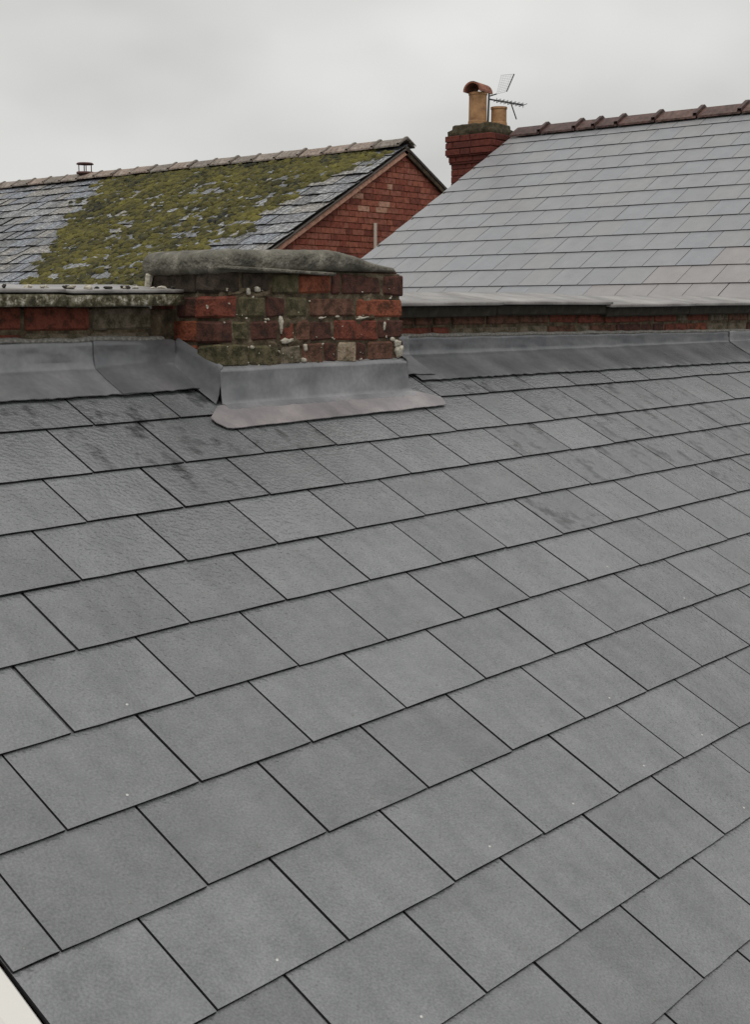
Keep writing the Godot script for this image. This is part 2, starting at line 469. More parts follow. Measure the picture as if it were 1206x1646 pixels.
func extension_roof() -> void:
	var t := thing("rear_extension", "near roof of smooth grey rectangular slates below the lead flashings", "building", Vector3(3.4, -6.0, 1.0))
	var left := -0.085
	var right := 7.3
	var length := 0.43
	var th := 0.0050
	var drop := (th + 0.0014) / GAUGE
	var variants := []
	for k in 24:
		variants.append(slate_mesh(SLATE_W - 0.0066, length, th, drop, Vector2(rng.randf(), rng.randf()), 0.0011, M.slate[k % M.slate.size()], M.slate_edge))
	# courses and spans of columns that carry damp stains in the photograph
	var marks := [[7, 2.0, 5.4], [6, 3.3, 6.2], [5, 3.2, 4.4], [6, 10.2, 14.0], [5, 10.4, 14.5], [5, 8.4, 9.6], [4, 8.7, 14.5], [3, 7.8, 9.0], [3, 11.5, 14.0], [7, 8.8, 10.5]]
	var rivet := lathe([Vector2(0.0030, 0.0), Vector2(0.0028, 0.0007), Vector2(0.0017, 0.0013), Vector2(0.0, 0.0016)], 10)
	for n in range(-5, 9):
		var shift := 0.15 if posmod(n, 2) == 1 else 0.0
		var v := course_v(n)
		var k := -1
		while true:
			var x0 := k * SLATE_W + shift
			var x1 := x0 + SLATE_W
			k += 1
			if x0 > right: break
			if x1 < left + 0.03: continue
			# nothing shows of slates far below the frame
			if n <= -4 and x0 > 4.0: continue
			var mesh: ArrayMesh
			var mid := (x0 + x1) * 0.5
			var jl := rng.randf_range(0.0, 0.0008)
			var is_mark := false
			for mk in marks:
				if mk[0] == n and mid / SLATE_W > mk[1] and mid / SLATE_W < mk[2]: is_mark = true
			if x0 < left:
				mid = (left + x1) * 0.5
				mesh = slate_mesh(x1 - left - 0.003, length, th, drop, Vector2(rng.randf(), rng.randf()), 0.0011, M.slate[rng.randi() % M.slate.size()], M.slate_edge)
			elif is_mark:
				mesh = slate_mesh(SLATE_W - 0.0066, length, th, drop, Vector2(mid * 1.2, -v * 1.2), 0.0011, M.slate_stain, M.slate_edge)
			else:
				mesh = variants[rng.randi() % 24]
			var xf := near_frame(mid + rng.randf_range(-0.0008, 0.0008), v + rng.randf_range(-0.0016, 0.0016), jl, rng.randf_range(-0.0025, 0.0025), rng.randf_range(-0.004, 0.004))
			var s := part("slate", mesh, null, t, xf)
			if n <= 2 and n >= -3 and mid < 4.6:
				var r := MeshInstance3D.new()
				r.name = "rivet"
				r.mesh = rivet
				r.set_surface_override_material(0, M.rivet if rng.randf() < (0.5 if n < 0 else 0.12) else M.rivet_dull)
				s.add_child(r, true)
				r.position = Vector3(rng.randf_range(-0.006, 0.006), -drop * 0.028 - 0.0002, -0.028 + rng.randf_range(-0.003, 0.003))
	# deck under the slates, walls below, white verge board
	var top_v := 1.69
	var low_v := -1.35
	var deck := cbox(Vector3(right - left + 0.2, 0.02, top_v - low_v), 0.002)
	part("roof_deck", deck, M.deck, t, near_frame((right + left) * 0.5 + 0.12, (top_v + low_v) * 0.5, -0.034))
	var vb := cbox(Vector3(0.052, 0.16, 3.1), 0.004)
	part("verge_board", vb, M.white, t, near_frame(left - 0.030, 0.13, -0.086))
	var wz0 := -1.50
	var wz1 := 1.05
	part("wall", prism([Vector2(-wz1, -6.0), Vector2(-wz0, -6.0), Vector2(-wz0, -wz0 * tan(SLOPE) - 0.12), Vector2(-wz1, -wz1 * tan(SLOPE) - 0.12)], 0.0, 0.22), M.wall, t,
		Transform3D(Basis(Vector3(0, 0, -1), Vector3.UP, Vector3(1, 0, 0)), Vector3(-0.08, 0, 0)))
	part("wall", cbox(Vector3(7.2, 5.2, 0.22), 0.003), M.wall, t, Transform3D(Basis.IDENTITY, Vector3(3.8, -3.4, 0.9)))

# ------------------------------------------------------------------ lead
func wob(x: float, y: float, f: float) -> float:
	return lead_noise.get_noise_2d(x * f, y * f)
var lead_noise := FastNoiseLite.new()

func roof_pt(u: float, v: float, h: float) -> Vector3:
	return near_frame(u, v, h).origin

# cross-section of a wall flashing at u: fold into the joint, upstand, dressed apron
func flash_row(u: float, top_y: float, v_low: float, seed_: float, z_face := -1.494) -> Array:
	var base_y := 1.492 * tan(SLOPE) + 0.004
	var up := []
	var w := wob(u, seed_, 5.0)
	var ty := top_y + 0.004 * w
	up.append(Vector3(u, ty + 0.004, z_face - 0.022))
	up.append(Vector3(u, ty + 0.003, z_face - 0.008))
	up.append(Vector3(u, ty - 0.001, z_face + 0.001))
	for k in 6:
		var f := (k + 1) / 7.0
		var y := lerpf(ty - 0.004, base_y + 0.007, f)
		up.append(Vector3(u, y, z_face + 0.002 + 0.004 * f * f + 0.0010 * wob(u * 3.0, seed_ + f, 7.0) + 0.0025 * wob(u * 1.2, seed_ + f * 0.4, 3.5)))
	var v0 := 1.680
	for k in 9:
		var f := k / 8.0
		var v := lerpf(v0, v_low + 0.006 * wob(u * 2.0, seed_ + 7.0, 7.0), f)
		var h := lerpf(0.011, 0.0070, minf(f * 3.0, 1.0)) + (z_face + 1.494) + 0.0026 * absf(wob(u * 1.6, v * 2.0 + seed_, 9.0)) * (0.4 + f)
		up.append(roof_pt(u, v, h))
	return up

func flash_run(u0: float, u1: float, y0: float, y1: float, v0: float, v1: float, seed_: float, z_face := -1.494) -> ArrayMesh:
	var rows := []
	var n := maxi(4, int((u1 - u0) / 0.02))
	for i in n + 1:
		var f := float(i) / n
		rows.append(flash_row(lerpf(u0, u1, f), lerpf(y0, y1, f), lerpf(v0, v1, f), seed_, z_face))
	return sheet(rows, 0.0024)

func lead_work() -> void:
	lead_noise.seed = 77
	lead_noise.frequency = 1.0
	lead_noise.fractal_octaves = 2
	var a := thing("lead_flashing", "dull grey lead flashing along the wall under the mossy stone coping", "flashing", Vector3(0.8, 0.78, -1.49), "lead flashings")
	part("lead_sheet", flash_run(-0.30, 1.30, 0.872, 0.868, 1.552, 1.546, 1.0), M.lead, a)
	part("lead_sheet", flash_run(1.235, 1.538, 0.869, 0.868, 1.543, 1.545, 3.0, -1.490), M.lead_dark, a)
	var b := thing("lead_flashing", "long lead flashing with a crumpled lower edge under the smooth coping slabs", "flashing", Vector3(4.0, 0.78, -1.49), "lead flashings")
	part("lead_sheet", flash_run(2.56, 5.36, 0.860, 0.845, 1.520, 1.492, 5.0), M.lead_dark, b)
	part("lead_sheet", flash_run(2.41, 2.66, 0.862, 0.861, 1.565, 1.545, 8.0, -1.489), M.lead, b)
	part("lead_sheet", flash_run(5.30, 7.2, 0.848, 0.835, 1.500, 1.50, 11.0, -1.489), M.lead, b)
	# chimney apron: front upstand, lip on the slates, side sheets
	var c := thing("lead_flashing", "shiny lead apron wrapped around the foot of the brick chimney stump", "flashing", Vector3(1.98, 0.68, -1.29), "lead flashings")
	var rows := []
	for i in 45:
		var f := i / 44.0
		var line := []
		for k in 14:
			var g := k / 13.0
			var flare := 0.026 * g * g
			var u := lerpf(1.545 - flare * 0.2, 2.414 + flare * 0.5, f)
			var y := lerpf(0.792, 0.684, g) + 0.002 * wob(u, 21.0, 5.0) * (1.0 - g)
			var z := -1.2955 + 0.012 * g * g + 0.0022 * wob(u * 1.3, g * 0.3 + 30.0, 2.6)
			if k == 0: 
				z -= 0.016
				y += 0.003
			line.append(Vector3(u, y, z))
		for k in 3:
			line.append(roof_pt(lerpf(1.545, 2.427, f), lerpf(1.448, 1.425, k / 2.0), lerpf(0.010, 0.0075, k / 2.0)))
		rows.append(line)
	part("upstand", sheet(rows, 0.0024), M.lead, c)
	rows = []
	for i in 61:
		var f := i / 60.0
		var u := lerpf(1.444, 2.532, f)
		var line := []
		var rr := 0.035
		var e := minf(u - 1.444, 2.532 - u)
		var cut := (rr - sqrt(maxf(rr * rr - pow(rr - minf(e, rr), 2.0), 0.0)))
		var vt := 1.452
		if u < 1.52: vt = lerpf(1.392, 1.452, (u - 1.444) / 0.076)
		if u > 2.44: vt = lerpf(1.452, 1.404, (u - 2.44) / 0.092)
		for k in 8:
			var g := k / 7.0
			var v := lerpf(vt, lerpf(1.330, 1.352, f) + cut + 0.003 * wob(u, 41.0, 6.0), g)
			line.append(roof_pt(u, v, 0.0062 + 0.002 * absf(wob(u * 2.0, v * 3.0, 6.0)) + 0.001 * (1.0 - g)))
		rows.append(line)
	part("apron_lip", sheet(rows, 0.0024), M.lead_pink, c)
	for sd in 2:
		rows = []
		for i in 17:
			var f := i / 16.0
			var line := []
			for k in 9:
				var g := k / 8.0
				var z := lerpf(-1.492, -1.294, f)
				var yt := lerpf(0.874, 0.794, f)
				var yb := -z * tan(SLOPE) + 0.006
				var out := 0.0055 + 0.003 * wob(z * 2.0, g + sd * 5.0, 5.0) + 0.020 * pow(g, 3.0)
				if k == 0: out = -0.006
				line.append(Vector3((1.548 - out) if sd == 0 else (2.409 + out), lerpf(yt, yb, g), z))
			rows.append(line)
		part("side_sheet", sheet(rows, 0.0024), M.lead_dark, c)
	# mortar that holds the top edge of the lead
	for q in [[-0.3, 1.50, 0.878, 0.874, a], [2.44, 7.1, 0.866, 0.843, b]]:
		rows = []
		var n := int((q[1] - q[0]) / 0.03)
		for i in n + 1:
			var f := float(i) / n
			var u := lerpf(q[0], q[1], f)
			var y := lerpf(q[2], q[3], f) + 0.003 * wob(u, 55.0, 6.0)
			var d := 0.003 * wob(u, 60.0, 8.0)
			rows.append([Vector3(u, y + 0.006 + d, -1.502), Vector3(u, y + 0.003 + d, -1.493), Vector3(u, y - 0.004, -1.4895 + d * 0.4), Vector3(u, y - 0.008, -1.494)])
		part("pointing", sheet(rows, 0.004), M.sealant, q[4])

# ------------------------------------------------------------------ party wall
func party_wall() -> void:
	var t := thing("party_wall", "low red brick party wall with overhanging coping either side of the chimney stump", "wall", Vector3(3.3, -6.0, -1.6))
	part("wall_core", cbox(Vector3(7.8, 6.96, 0.21), 0.004), M.mortar, t, Transform3D(Basis.IDENTITY, Vector3(3.4, -6.0 + 3.48, -1.614)))
	var cols := ["red", "brown", "red", "grey", "dark", "brown", "grey", "red", "orange", "grey"]
	for c in 3:
		var y := 0.752 + c * 0.0745
		var x := -0.45 + (0.11 if c % 2 == 1 else 0.0)
		while x < 7.1:
			var w := 0.215 if rng.randf() < 0.75 else 0.103
			var inside := (x + w > 1.56 and x < 2.40)
			var visible_row := c >= 1
			if not inside and visible_row:
				var m: String = cols[rng.randi() % cols.size()]
				if c == 2:
					if x > 0.80 and x < 1.06: m = "red"
					elif x > 1.06 and x < 1.2: m = "orange"
					elif x >= 1.2 and x < 1.56: m = "grey"
					elif x > 2.4 and x < 3.0: m = "brown"
					elif x >= 3.0 and x < 4.3: m = "red" if rng.randf() < 0.6 else "brown"
				part("brick", cbox(Vector3(w, 0.065, 0.10), 0.005, 0.002), M.brick[m], t, Transform3D(Basis(Vector3.UP, rng.randf_range(-0.01, 0.01)), Vector3(x + w * 0.5, y + 0.0325, -1.552 + rng.randf_range(-0.004, 0.002))))
			x += w + 0.011
	# coping: rough mossy stones by the old roof, thin tilted slabs by the new one
	var xs := [-0.42, 0.18, 0.62, 1.12, 1.545]
	for i in 4:
		var w: float = xs[i + 1] - xs[i] - 0.006
		var b := Basis(Vector3.RIGHT, 0.030) * Basis(Vector3(0, 0, 1), [0.012, -0.006, 0.01, 0.016][i])
		part("coping_stone", rough_slab(Vector3(w, 0.036, 0.30), 0.006, 0.0045), M.coping_old, t, Transform3D(b, Vector3((xs[i] + xs[i + 1]) * 0.5, [0.985, 0.985, 0.986, 0.989][i] - 0.0005, -1.590)))
		part("coping_slab", rough_slab(Vector3(w - 0.01, 0.011, 0.305), 0.003, 0.003), M.coping_new, t, Transform3D(Basis(Vector3.RIGHT, 0.062) * Basis(Vector3(0, 0, 1), [0.010, -0.004, 0.012, 0.014][i]), Vector3((xs[i] + xs[i + 1]) * 0.5, [0.985, 0.985, 0.986, 0.989][i] + 0.030, -1.590)))  # added pale layer; its light colour paints the sky sheen on the stones
	var xr := [2.42, 3.18, 4.02, 4.80, 5.65, 6.45, 7.2]
	for i in 6:
		var w: float = xr[i + 1] - xr[i] + 0.02
		var b := Basis(Vector3.RIGHT, 0.125 + rng.randf_range(-0.012, 0.012)) * Basis(Vector3(0, 0, 1), rng.randf_range(-0.004, 0.012))
		part("coping_slab", rough_slab(Vector3(w, 0.015, 0.31), 0.003, 0.0012), M.coping_new, t, Transform3D(b, Vector3((xr[i] + xr[i + 1]) * 0.5, 0.9985 + 0.006 * (i % 2), -1.588 - 0.002 * (i % 2))))
		part("coping_bed", cbox(Vector3(w - 0.025, 0.046, 0.26), 0.005, 0.002), M.coping_edge, t, Transform3D(b, Vector3((xr[i] + xr[i + 1]) * 0.5, 0.9685 + 0.006 * (i % 2), -1.590)))
	# crumbs of mortar and moss lying on the old coping
	for k in 26:
		var x := rng.randf_range(0.7, 1.53)
		var sz := Vector3(rng.randf_range(0.008, 0.03), rng.randf_range(0.005, 0.013), rng.randf_range(0.008, 0.02))
		part("mortar_crumb", cbox(sz, sz.y * 0.3, sz.y * 0.25), M.lime if rng.randf() < 0.55 else M.coping_edge, t, Transform3D(Basis(Vector3.UP, rng.randf() * TAU), Vector3(x, 1.019 + 0.004 * (x - 1.0), -1.46 - rng.randf() * 0.03)))

# slab with a waved, broken-looking surface
func rough_slab(size: Vector3, round_: float, amp: float) -> ArrayMesh:
	var n := FastNoiseLite.new()
	n.seed = rng.randi() % 10000
	n.frequency = 9.0
	n.fractal_octaves = 3
	return rounded_block(size, round_, amp, n, maxi(6, int(size.x / 0.035)), 4, 8)

# subdivided block with rounded edges, pushed in and out by noise; smooth shaded
func rounded_block(size: Vector3, r: float, amp: float, n: FastNoiseLite, nx: int, ny: int, nz: int, shape := 0) -> ArrayMesh:
	var st := new_st()
	st.set_smooth_group(0)
	var h := size * 0.5
	var cnt := [nx, ny, nz]
	for ax in 3:
		var a1 := (ax + 1) % 3
		var a2 := (ax + 2) % 3
		for sg in [-1, 1]:
			for i in cnt[a1]:
				for j in cnt[a2]:
					var q := []
					for c in [[0, 0], [1, 0], [1, 1], [0, 1]]:
						var p := Vector3.ZERO
						p[ax] = sg * h[ax]
						p[a1] = -h[a1] + size[a1] * (i + c[0]) / cnt[a1]
						p[a2] = -h[a2] + size[a2] * (j + c[1]) / cnt[a2]
						var inner := p.clamp(-h + Vector3.ONE * r, h - Vector3.ONE * r)
						var d := p - inner
						if d.length() > 1e-6: p = inner + d.normalized() * r
						var out := (p - p.clamp(-h * 0.6, h * 0.6)).normalized()
						p += out * amp * n.get_noise_3dv(p + Vector3(3, 7, 1))
						if shape == 1: p = worn_cap(p)
						elif shape == 2 and p.y > 0.0: p = Vector3(p.x * 0.86, p.y, p.z * 0.86)
						q.append(p)
					var o := Vector3.ZERO
					o[ax] = sg
					var fn: Vector3 = (q[1] - q[0]).cross(q[2] - q[0])
					var ord := [0, 1, 2, 0, 2, 3] if fn.dot(o) < 0.0 else [0, 2, 1, 0, 3, 2]
					for k in ord:
						st.set_uv(Vector2(q[k].x, q[k].z))
						st.add_vertex(q[k])
	st.index()
	st.generate_normals()
	return st.commit()

# ------------------------------------------------------------------ chimney stump
func chimney_stump() -> void:
	var t := thing("chimney_stack", "short weathered brick chimney stump with a rounded mortar cap and no pots", "chimney", Vector3(1.98, 0.0, -1.46))
	var x0 := 1.555
	var x1 := 2.403
	var z0 := -1.632
	var z1 := -1.305
	part("mortar_core", cbox(Vector3(x1 - x0 - 0.014, 1.55, z1 - z0 - 0.014), 0.004), M.mortar, t, Transform3D(Basis.IDENTITY, Vector3((x0 + x1) * 0.5, 0.303, (z0 + z1) * 0.5)))
	# front face, course by course from the lead upwards: pixel spans of the photograph turned into metres
	var front := [
		[0.785, 0.853, [[357, 405, "olive"], [407, 450, "olive"], [453, 486, "grey"], [489, 522, "brown"], [525, 544, "dark"], [546, 574, "pale"], [576, 592, "dark"], [593, 633, "brown"], [636, 648, "dark"]]],
		[0.861, 0.924, [[357, 378, "dark"], [381, 405, "olive"], [409, 451, "dark"], [457, 478, "red"], [481, 500, "brown"], [503, 537, "dark"], [540, 608, "red"], [611, 648, "dark"]]],
		[0.933, 0.997, [[357, 388, "red"], [391, 430, "olive"], [433, 463, "dark"], [466, 499, "olive"], [503, 572, "brown"], [577, 648, "orange"]]],
		[1.006, 1.071, [[357, 392, "black"], [395, 440, "black"], [444, 484, "olive"], [487, 535, "orange"], [537, 551, "dark"], [553, 613, "dark"], [617, 648, "dark"]]]]
	for c in front:
		for b in c[2]:
			var bx0: float = px_to_x(b[0])
			var bx1: float = px_to_x(b[1])
			var w := bx1 - bx0 + 0.004
			var dz := rng.randf_range(-0.0035, 0.0015)
			if b[2] == "black": dz -= 0.002
			part("brick", cbox(Vector3(w, c[1] - c[0] + rng.randf_range(-0.001, 0.003), 0.10), 0.007, 0.003), M.brick[b[2]], t,
				Transform3D(Basis(Vector3.UP, rng.randf_range(-0.012, 0.012)) * Basis(Vector3(0, 0, 1), rng.randf_range(-0.006, 0.006)), Vector3((bx0 + bx1) * 0.5, (c[0] + c[1]) * 0.5, z1 - 0.05 + dz)))
	# left and right faces
	var side_cols := [["orange", "brown", "dark"], ["orange", "brown", "red"], ["dark", "red", "brown"], ["black", "dark", "grey"]]
	for sd in 2:
		for ci in 4:
			var c = front[ci]
			var zz := [-1.408, -1.512, -1.630] if ci % 2 == 0 else [-1.408, -1.625, -1.64]
			for k in 2:
				var za: float = zz[k] - (0.0 if k == 0 else 0.0)
				var zb: float = zz[k + 1] + 0.010
				if za - zb < 0.03: continue
				part("brick", cbox(Vector3(0.10, c[1] - c[0] - 0.002, za - zb), 0.006, 0.0022), M.brick[side_cols[ci][k]], t,
					Transform3D(Basis(Vector3.UP, rng.randf_range(-0.01, 0.01)), Vector3((x0 + 0.05 + 0.002 * k) if sd == 0 else (x1 - 0.05), (c[0] + c[1]) * 0.5, (za + zb) * 0.5)))
	# top course of the right-hand end, standing where the cap has worn away
	part("brick", cbox(Vector3(0.205, 0.026, 0.30), 0.010, 0.003), M.brick["dark"], t, Transform3D(Basis(Vector3(0, 0, 1), -0.03), Vector3(2.292, 1.086, -1.468)))
	# rounded mortar cap, worn thin to the right
	var n := FastNoiseLite.new()
	n.seed = 4242
	n.frequency = 9.0
	n.fractal_octaves = 5
	part("mortar_cap", rounded_block(Vector3(0.84, 0.068, 0.36), 0.028, 0.010, n, 70, 9, 34, 1), M.cap, t, Transform3D(Basis.IDENTITY, Vector3(1.952, 1.109, -1.466)))
	# mortar run down over the left corner, and the thin ledge under the cap
	part("ledge", rough_slab(Vector3(0.50, 0.011, 0.05), 0.004, 0.003), M.cap, t, Transform3D(Basis(Vector3(0, 0, 1), -0.022), Vector3(1.79, 1.075, -1.306)))
	# old pointing smeared over brick faces
	for k in 12:
		var wx := rng.randf_range(0.03, 0.10)
		var hy := rng.randf_range(0.012, 0.034)
		var sm := FastNoiseLite.new()
		sm.seed = 300 + k
		sm.frequency = 30.0
		part("mortar_smear", rounded_block(Vector3(wx, hy, 0.007), 0.003, 0.010, sm, 10, 6, 2), M.mortar, t, Transform3D(Basis(Vector3(0, 0, 1), rng.randf_range(-0.25, 0.25)), Vector3(rng.randf_range(1.62, 2.36), [0.857, 0.929, 1.001, 0.80][k % 4] + rng.randf_range(-0.012, 0.012), z1 - 0.0060)))
	# flecks of lime and lichen, too many to count
	var fl := new_st()
	for k in 60:
		var fs := rng.randf_range(0.002, 0.0055)
		var fy: float = [0.857, 0.929, 1.001, 0.80, 0.82][k % 5] + rng.randf_range(-0.03, 0.03)
		add_cbox(fl, Vector3(fs * rng.randf_range(0.8, 2.0), fs, 0.008), 0.0012, 0.0008, Transform3D(Basis(Vector3(0, 0, 1), rng.randf() * TAU), Vector3(rng.randf_range(1.57, 2.39), fy, z1 - 0.0035) - t.position))
	var flecks := MeshInstance3D.new()
	flecks.name = "lime_flecks"
	flecks.mesh = fl.commit()
	flecks.set_surface_override_material(0, M.lime)
	t.add_child(flecks, true)
	flecks.set_meta("kind", "stuff")
	# white scabs of old lime
	for s in [[640, 0.842, 0.030, 0.020], [643, 0.812, 0.034, 0.038], [632, 0.858, 0.018, 0.012], [467, 0.862, 0.046, 0.011], [494, 0.838, 0.013, 0.022], [492, 0.800, 0.02, 0.012], [410, 0.846, 0.012, 0.009], [545, 0.936, 0.016, 0.006], [520, 0.932, 0.022, 0.006], [585, 0.931, 0.06, 0.006], [456, 0.905, 0.009, 0.055], [618, 0.900, 0.008, 0.030], [420, 1.018, 0.02, 0.014], [405, 1.010, 0.012, 0.02]]:
		part("lime_scab", rounded_block(Vector3(s[2], s[3], 0.012), 0.0035, 0.02, n, 5, 5, 3), M.lime, t, Transform3D(Basis(Vector3(0, 0, 1), rng.randf_range(-0.15, 0.15)), Vector3(px_to_x(s[0]), s[1], z1 - 0.004)))
	part("lime_scab", cbox(Vector3(0.012, 0.018, 0.02), 0.004, 0.003), M.lime, t, Transform3D(Basis.IDENTITY, Vector3(1.553, 0.965, -1.345)))
	part("lime_scab", cbox(Vector3(0.02, 0.05, 0.02), 0.005, 0.003), M.lime, t, Transform3D(Basis(Vector3(1, 0, 0), 0.3), Vector3(1.545, 1.045, -1.612)))

func worn_cap(p: Vector3) -> Vector3:
	var f := clampf((p.x + 0.43) / 0.86, 0.0, 1.0)
	var k := 1.0 - 0.72 * smoothstep(0.55, 1.0, f)
	p.y = (p.y + 0.030) * k - 0.030
	p.z *= 1.0 - 0.10 * smoothstep(0.6, 1.0, f)
	p.y += 0.008 * sin(p.x * 5.0) * k
	p.y -= 0.012 * (1.0 - smoothstep(0.0, 0.10, f))
	return p

func px_to_x(p: float) -> float:
	# horizontal place on the chimney's front face (the face lies at z = -1.305)
	var k := (p - 603.0) / 2104.29
	var d := Vector3(0.75063 + 0.65044 * k, 0, -0.64279 + 0.75956 * k)
	return -1.09945 + d.x * ((-1.305 - 1.56867) / d.z)

# ------------------------------------------------------------------ the two houses behind
func ridge_tile(length: float, half: float, th: float, slope: float, collar: float, m: Material, collar_mat: Material) -> ArrayMesh:
	# inverted V along z with a rolled crown; a raised collar at its near end
	var st := new_st()
	var top := []
	for k in 9:
		var f := k / 8.0 * 2.0 - 1.0
		var y := -absf(f) * half * tan(slope) * 1.12
		if absf(f) < 0.3: y -= 0.05 * half * tan(slope) * (1.0 - pow(absf(f) / 0.3, 2.0))
		top.append(Vector2(f * half, y))
	for k in 8:
		var a: Vector2 = top[k]
		var b: Vector2 = top[k + 1]
		var nn := Vector3(a.y - b.y, b.x - a.x, 0)
		poly(st, [Vector3(a.x, a.y, 0), Vector3(b.x, b.y, 0), Vector3(b.x, b.y, -length), Vector3(a.x, a.y, -length)], nn)
		poly(st, [Vector3(a.x, a.y - th, 0), Vector3(b.x, b.y - th, 0), Vector3(b.x, b.y - th, -length), Vector3(a.x, a.y - th, -length)], -nn)
		for z in [0.0, -length]:
			poly(st, [Vector3(a.x, a.y, z), Vector3(b.x, b.y, z), Vector3(b.x, b.y - th, z), Vector3(a.x, a.y - th, z)], Vector3(0, 0, 1 if z == 0.0 else -1))
	for e in [0, 8]:
		var a: Vector2 = top[e]
		poly(st, [Vector3(a.x, a.y, 0), Vector3(a.x, a.y, -length), Vector3(a.x, a.y - th, -length), Vector3(a.x, a.y - th, 0)], Vector3(a.x, 0, 0))
	st.set_material(m)
	var mesh := st.commit()
	var s2 := new_st()
	var c := []
	for p in top:
		c.append(Vector2(p.x * 1.05, p.y + collar))
	var cl := 0.042
	for k in 8:
		var a: Vector2 = c[k]
		var b: Vector2 = c[k + 1]
		var nn := Vector3(a.y - b.y, b.x - a.x, 0)
		poly(s2, [Vector3(a.x, a.y, 0.012), Vector3(b.x, b.y, 0.012), Vector3(b.x, b.y, 0.012 - cl), Vector3(a.x, a.y, 0.012 - cl)], nn)
		for z in [0.012, 0.012 - cl]:
			poly(s2, [Vector3(a.x, a.y, z), Vector3(b.x, b.y, z), Vector3(b.x, b.y - collar - 0.004, z), Vector3(a.x, a.y - collar - 0.004, z)], Vector3(0, 0, 1 if z > 0.0 else -1))
	s2.set_material(collar_mat)
	s2.commit(mesh)
	return mesh

func new_house() -> void:
	var t := thing("terraced_house", "house with a clean pale grey slate roof under brown ridge tiles", "house", Vector3(11.5, -6.0, -3.0), "terraced houses behind the wall")
	var g := 0.305
	var w := 0.3
	var length := 0.37
	var drop := 0.008 / g
	var z_end := -0.9
	var variants := []
	for k in 20:
		variants.append(slate_mesh(w - 0.005, length, 0.0052, drop, Vector2(rng.randf(), rng.randf()), 0.001, M.new_slate[k % 4], M.new_edge))
	var brown := []
	for k in 3:
		brown.append(slate_mesh(w - 0.005, length, 0.0052, drop, Vector2(rng.randf(), rng.randf()), 0.001, M.new_slate_brown, M.new_edge))
	for r in 14:
		var s := 0.165 + g * (r + 1) - 0.145
		var z := VERGE_Z + (0.0 if r % 2 == 0 else 0.15)
		if r % 2 == 1:
			part("slate", slate_mesh(0.145, length, 0.0052, drop, Vector2(rng.randf(), rng.randf()), 0.001, M.new_slate[0], M.new_edge), null, t, far_frame(RIDGE_NEW, VERGE_Z + 0.073, s, 0.0))
		while z < z_end - 0.1:
			# the photograph shows only what lies above the coping
			var mesh: ArrayMesh = variants[rng.randi() % 20]
			if z > -4.6 and r >= 10 and z > -4.6 + (13 - r) * 0.35 and rng.randf() < 0.7: mesh = brown[rng.randi() % 3]
			if z < -1.5 - maxf(0.0, (r - 9) * 0.12) or r < 6:
				part("slate", mesh, null, t, far_frame(RIDGE_NEW, z + w * 0.5 + rng.randf_range(-0.001, 0.001), s + rng.randf_range(-0.0015, 0.0015), rng.randf_range(0.0, 0.0015), rng.randf_range(-0.002, 0.002), rng.randf_range(-0.002, 0.002)))
			z += w
	part("roof_deck", cbox(Vector3(6.4, 0.05, 5.3), 0.003), M.new_edge, t, far_frame(RIDGE_NEW, VERGE_Z + 3.22, 2.66, -0.045))
	part("roof_deck", cbox(Vector3(6.4, 0.05, 4.6), 0.003), M.new_edge, t, Transform3D(Basis(Vector3(0, 0, 1), Vector3(sin(FAR_SLOPE), cos(FAR_SLOPE), 0), Vector3(-cos(FAR_SLOPE), sin(FAR_SLOPE), 0)), Vector3(RIDGE_NEW.x + 2.0, RIDGE_NEW.y - 1.16, VERGE_Z + 3.22)))
	part("verge_strip", cbox(Vector3(0.03, 0.05, 4.9), 0.004), M.fillet, t, far_frame(RIDGE_NEW, VERGE_Z + 0.022, 2.5, -0.032))
	# ridge tiles, two cut short
	var z := VERGE_Z
	var lens := [0.42, 0.45, 0.24, 0.28, 0.44, 0.47, 0.48, 0.45, 0.45, 0.45, 0.45, 0.45, 0.45, 0.45]
	for k in lens.size():
		z += lens[k]
		part("ridge_tile", ridge_tile(lens[k] - 0.016, 0.17, 0.02, FAR_SLOPE, 0.030, M.ridge_new[rng.randi() % 3], M.ridge_new[1]), null, t, Transform3D(Basis(Vector3(0, 0, 1), rng.randf_range(-0.008, 0.008)), Vector3(RIDGE_NEW.x, RIDGE_NEW.y + 0.055, z)))
	# body
	var gp := [Vector2(7.2, -6.0), Vector2(15.9, -6.0), Vector2(15.9, 0.42), Vector2(11.56, 2.82), Vector2(7.2, 0.42)]
	part("wall", prism(gp, VERGE_Z + 0.05, 9.0), M.wall, t)
	part("roof_slope", cbox(Vector3(9.7, 0.05, 5.2), 0.003), M.new_slate[0], t, far_frame(RIDGE_NEW, 4.15, 2.62, -0.03))

func old_slope_point(s: float, z: float, h: float) -> Vector3:
	return far_frame(RIDGE_OLD, z, s, h).origin

func moss_amount(s: float, z: float) -> float:
	# how much of the old roof is grown over, read from the photograph
	var zl := lerpf(-15.75, -13.4, clampf(s / 3.7, 0.0, 1.0))
	var zr := lerpf(-9.55, -10.15, clampf((s - 0.3) / 1.0, 0.0, 1.0))
	if s > 1.5: zr = -10.2
	var a := smoothstep(zl - 0.25, zl + 0.35, z)
	var b := 1.0 - smoothstep(zr - 0.35, zr + 0.15, z)
	var top := 1.0 - smoothstep(0.5, 1.3, s)
	var edge_band := 1.0 - smoothstep(0.5, 1.3, absf(z - zl))
	return a * b * maxf(maxf(0.605, top * 0.84), edge_band * 0.78)

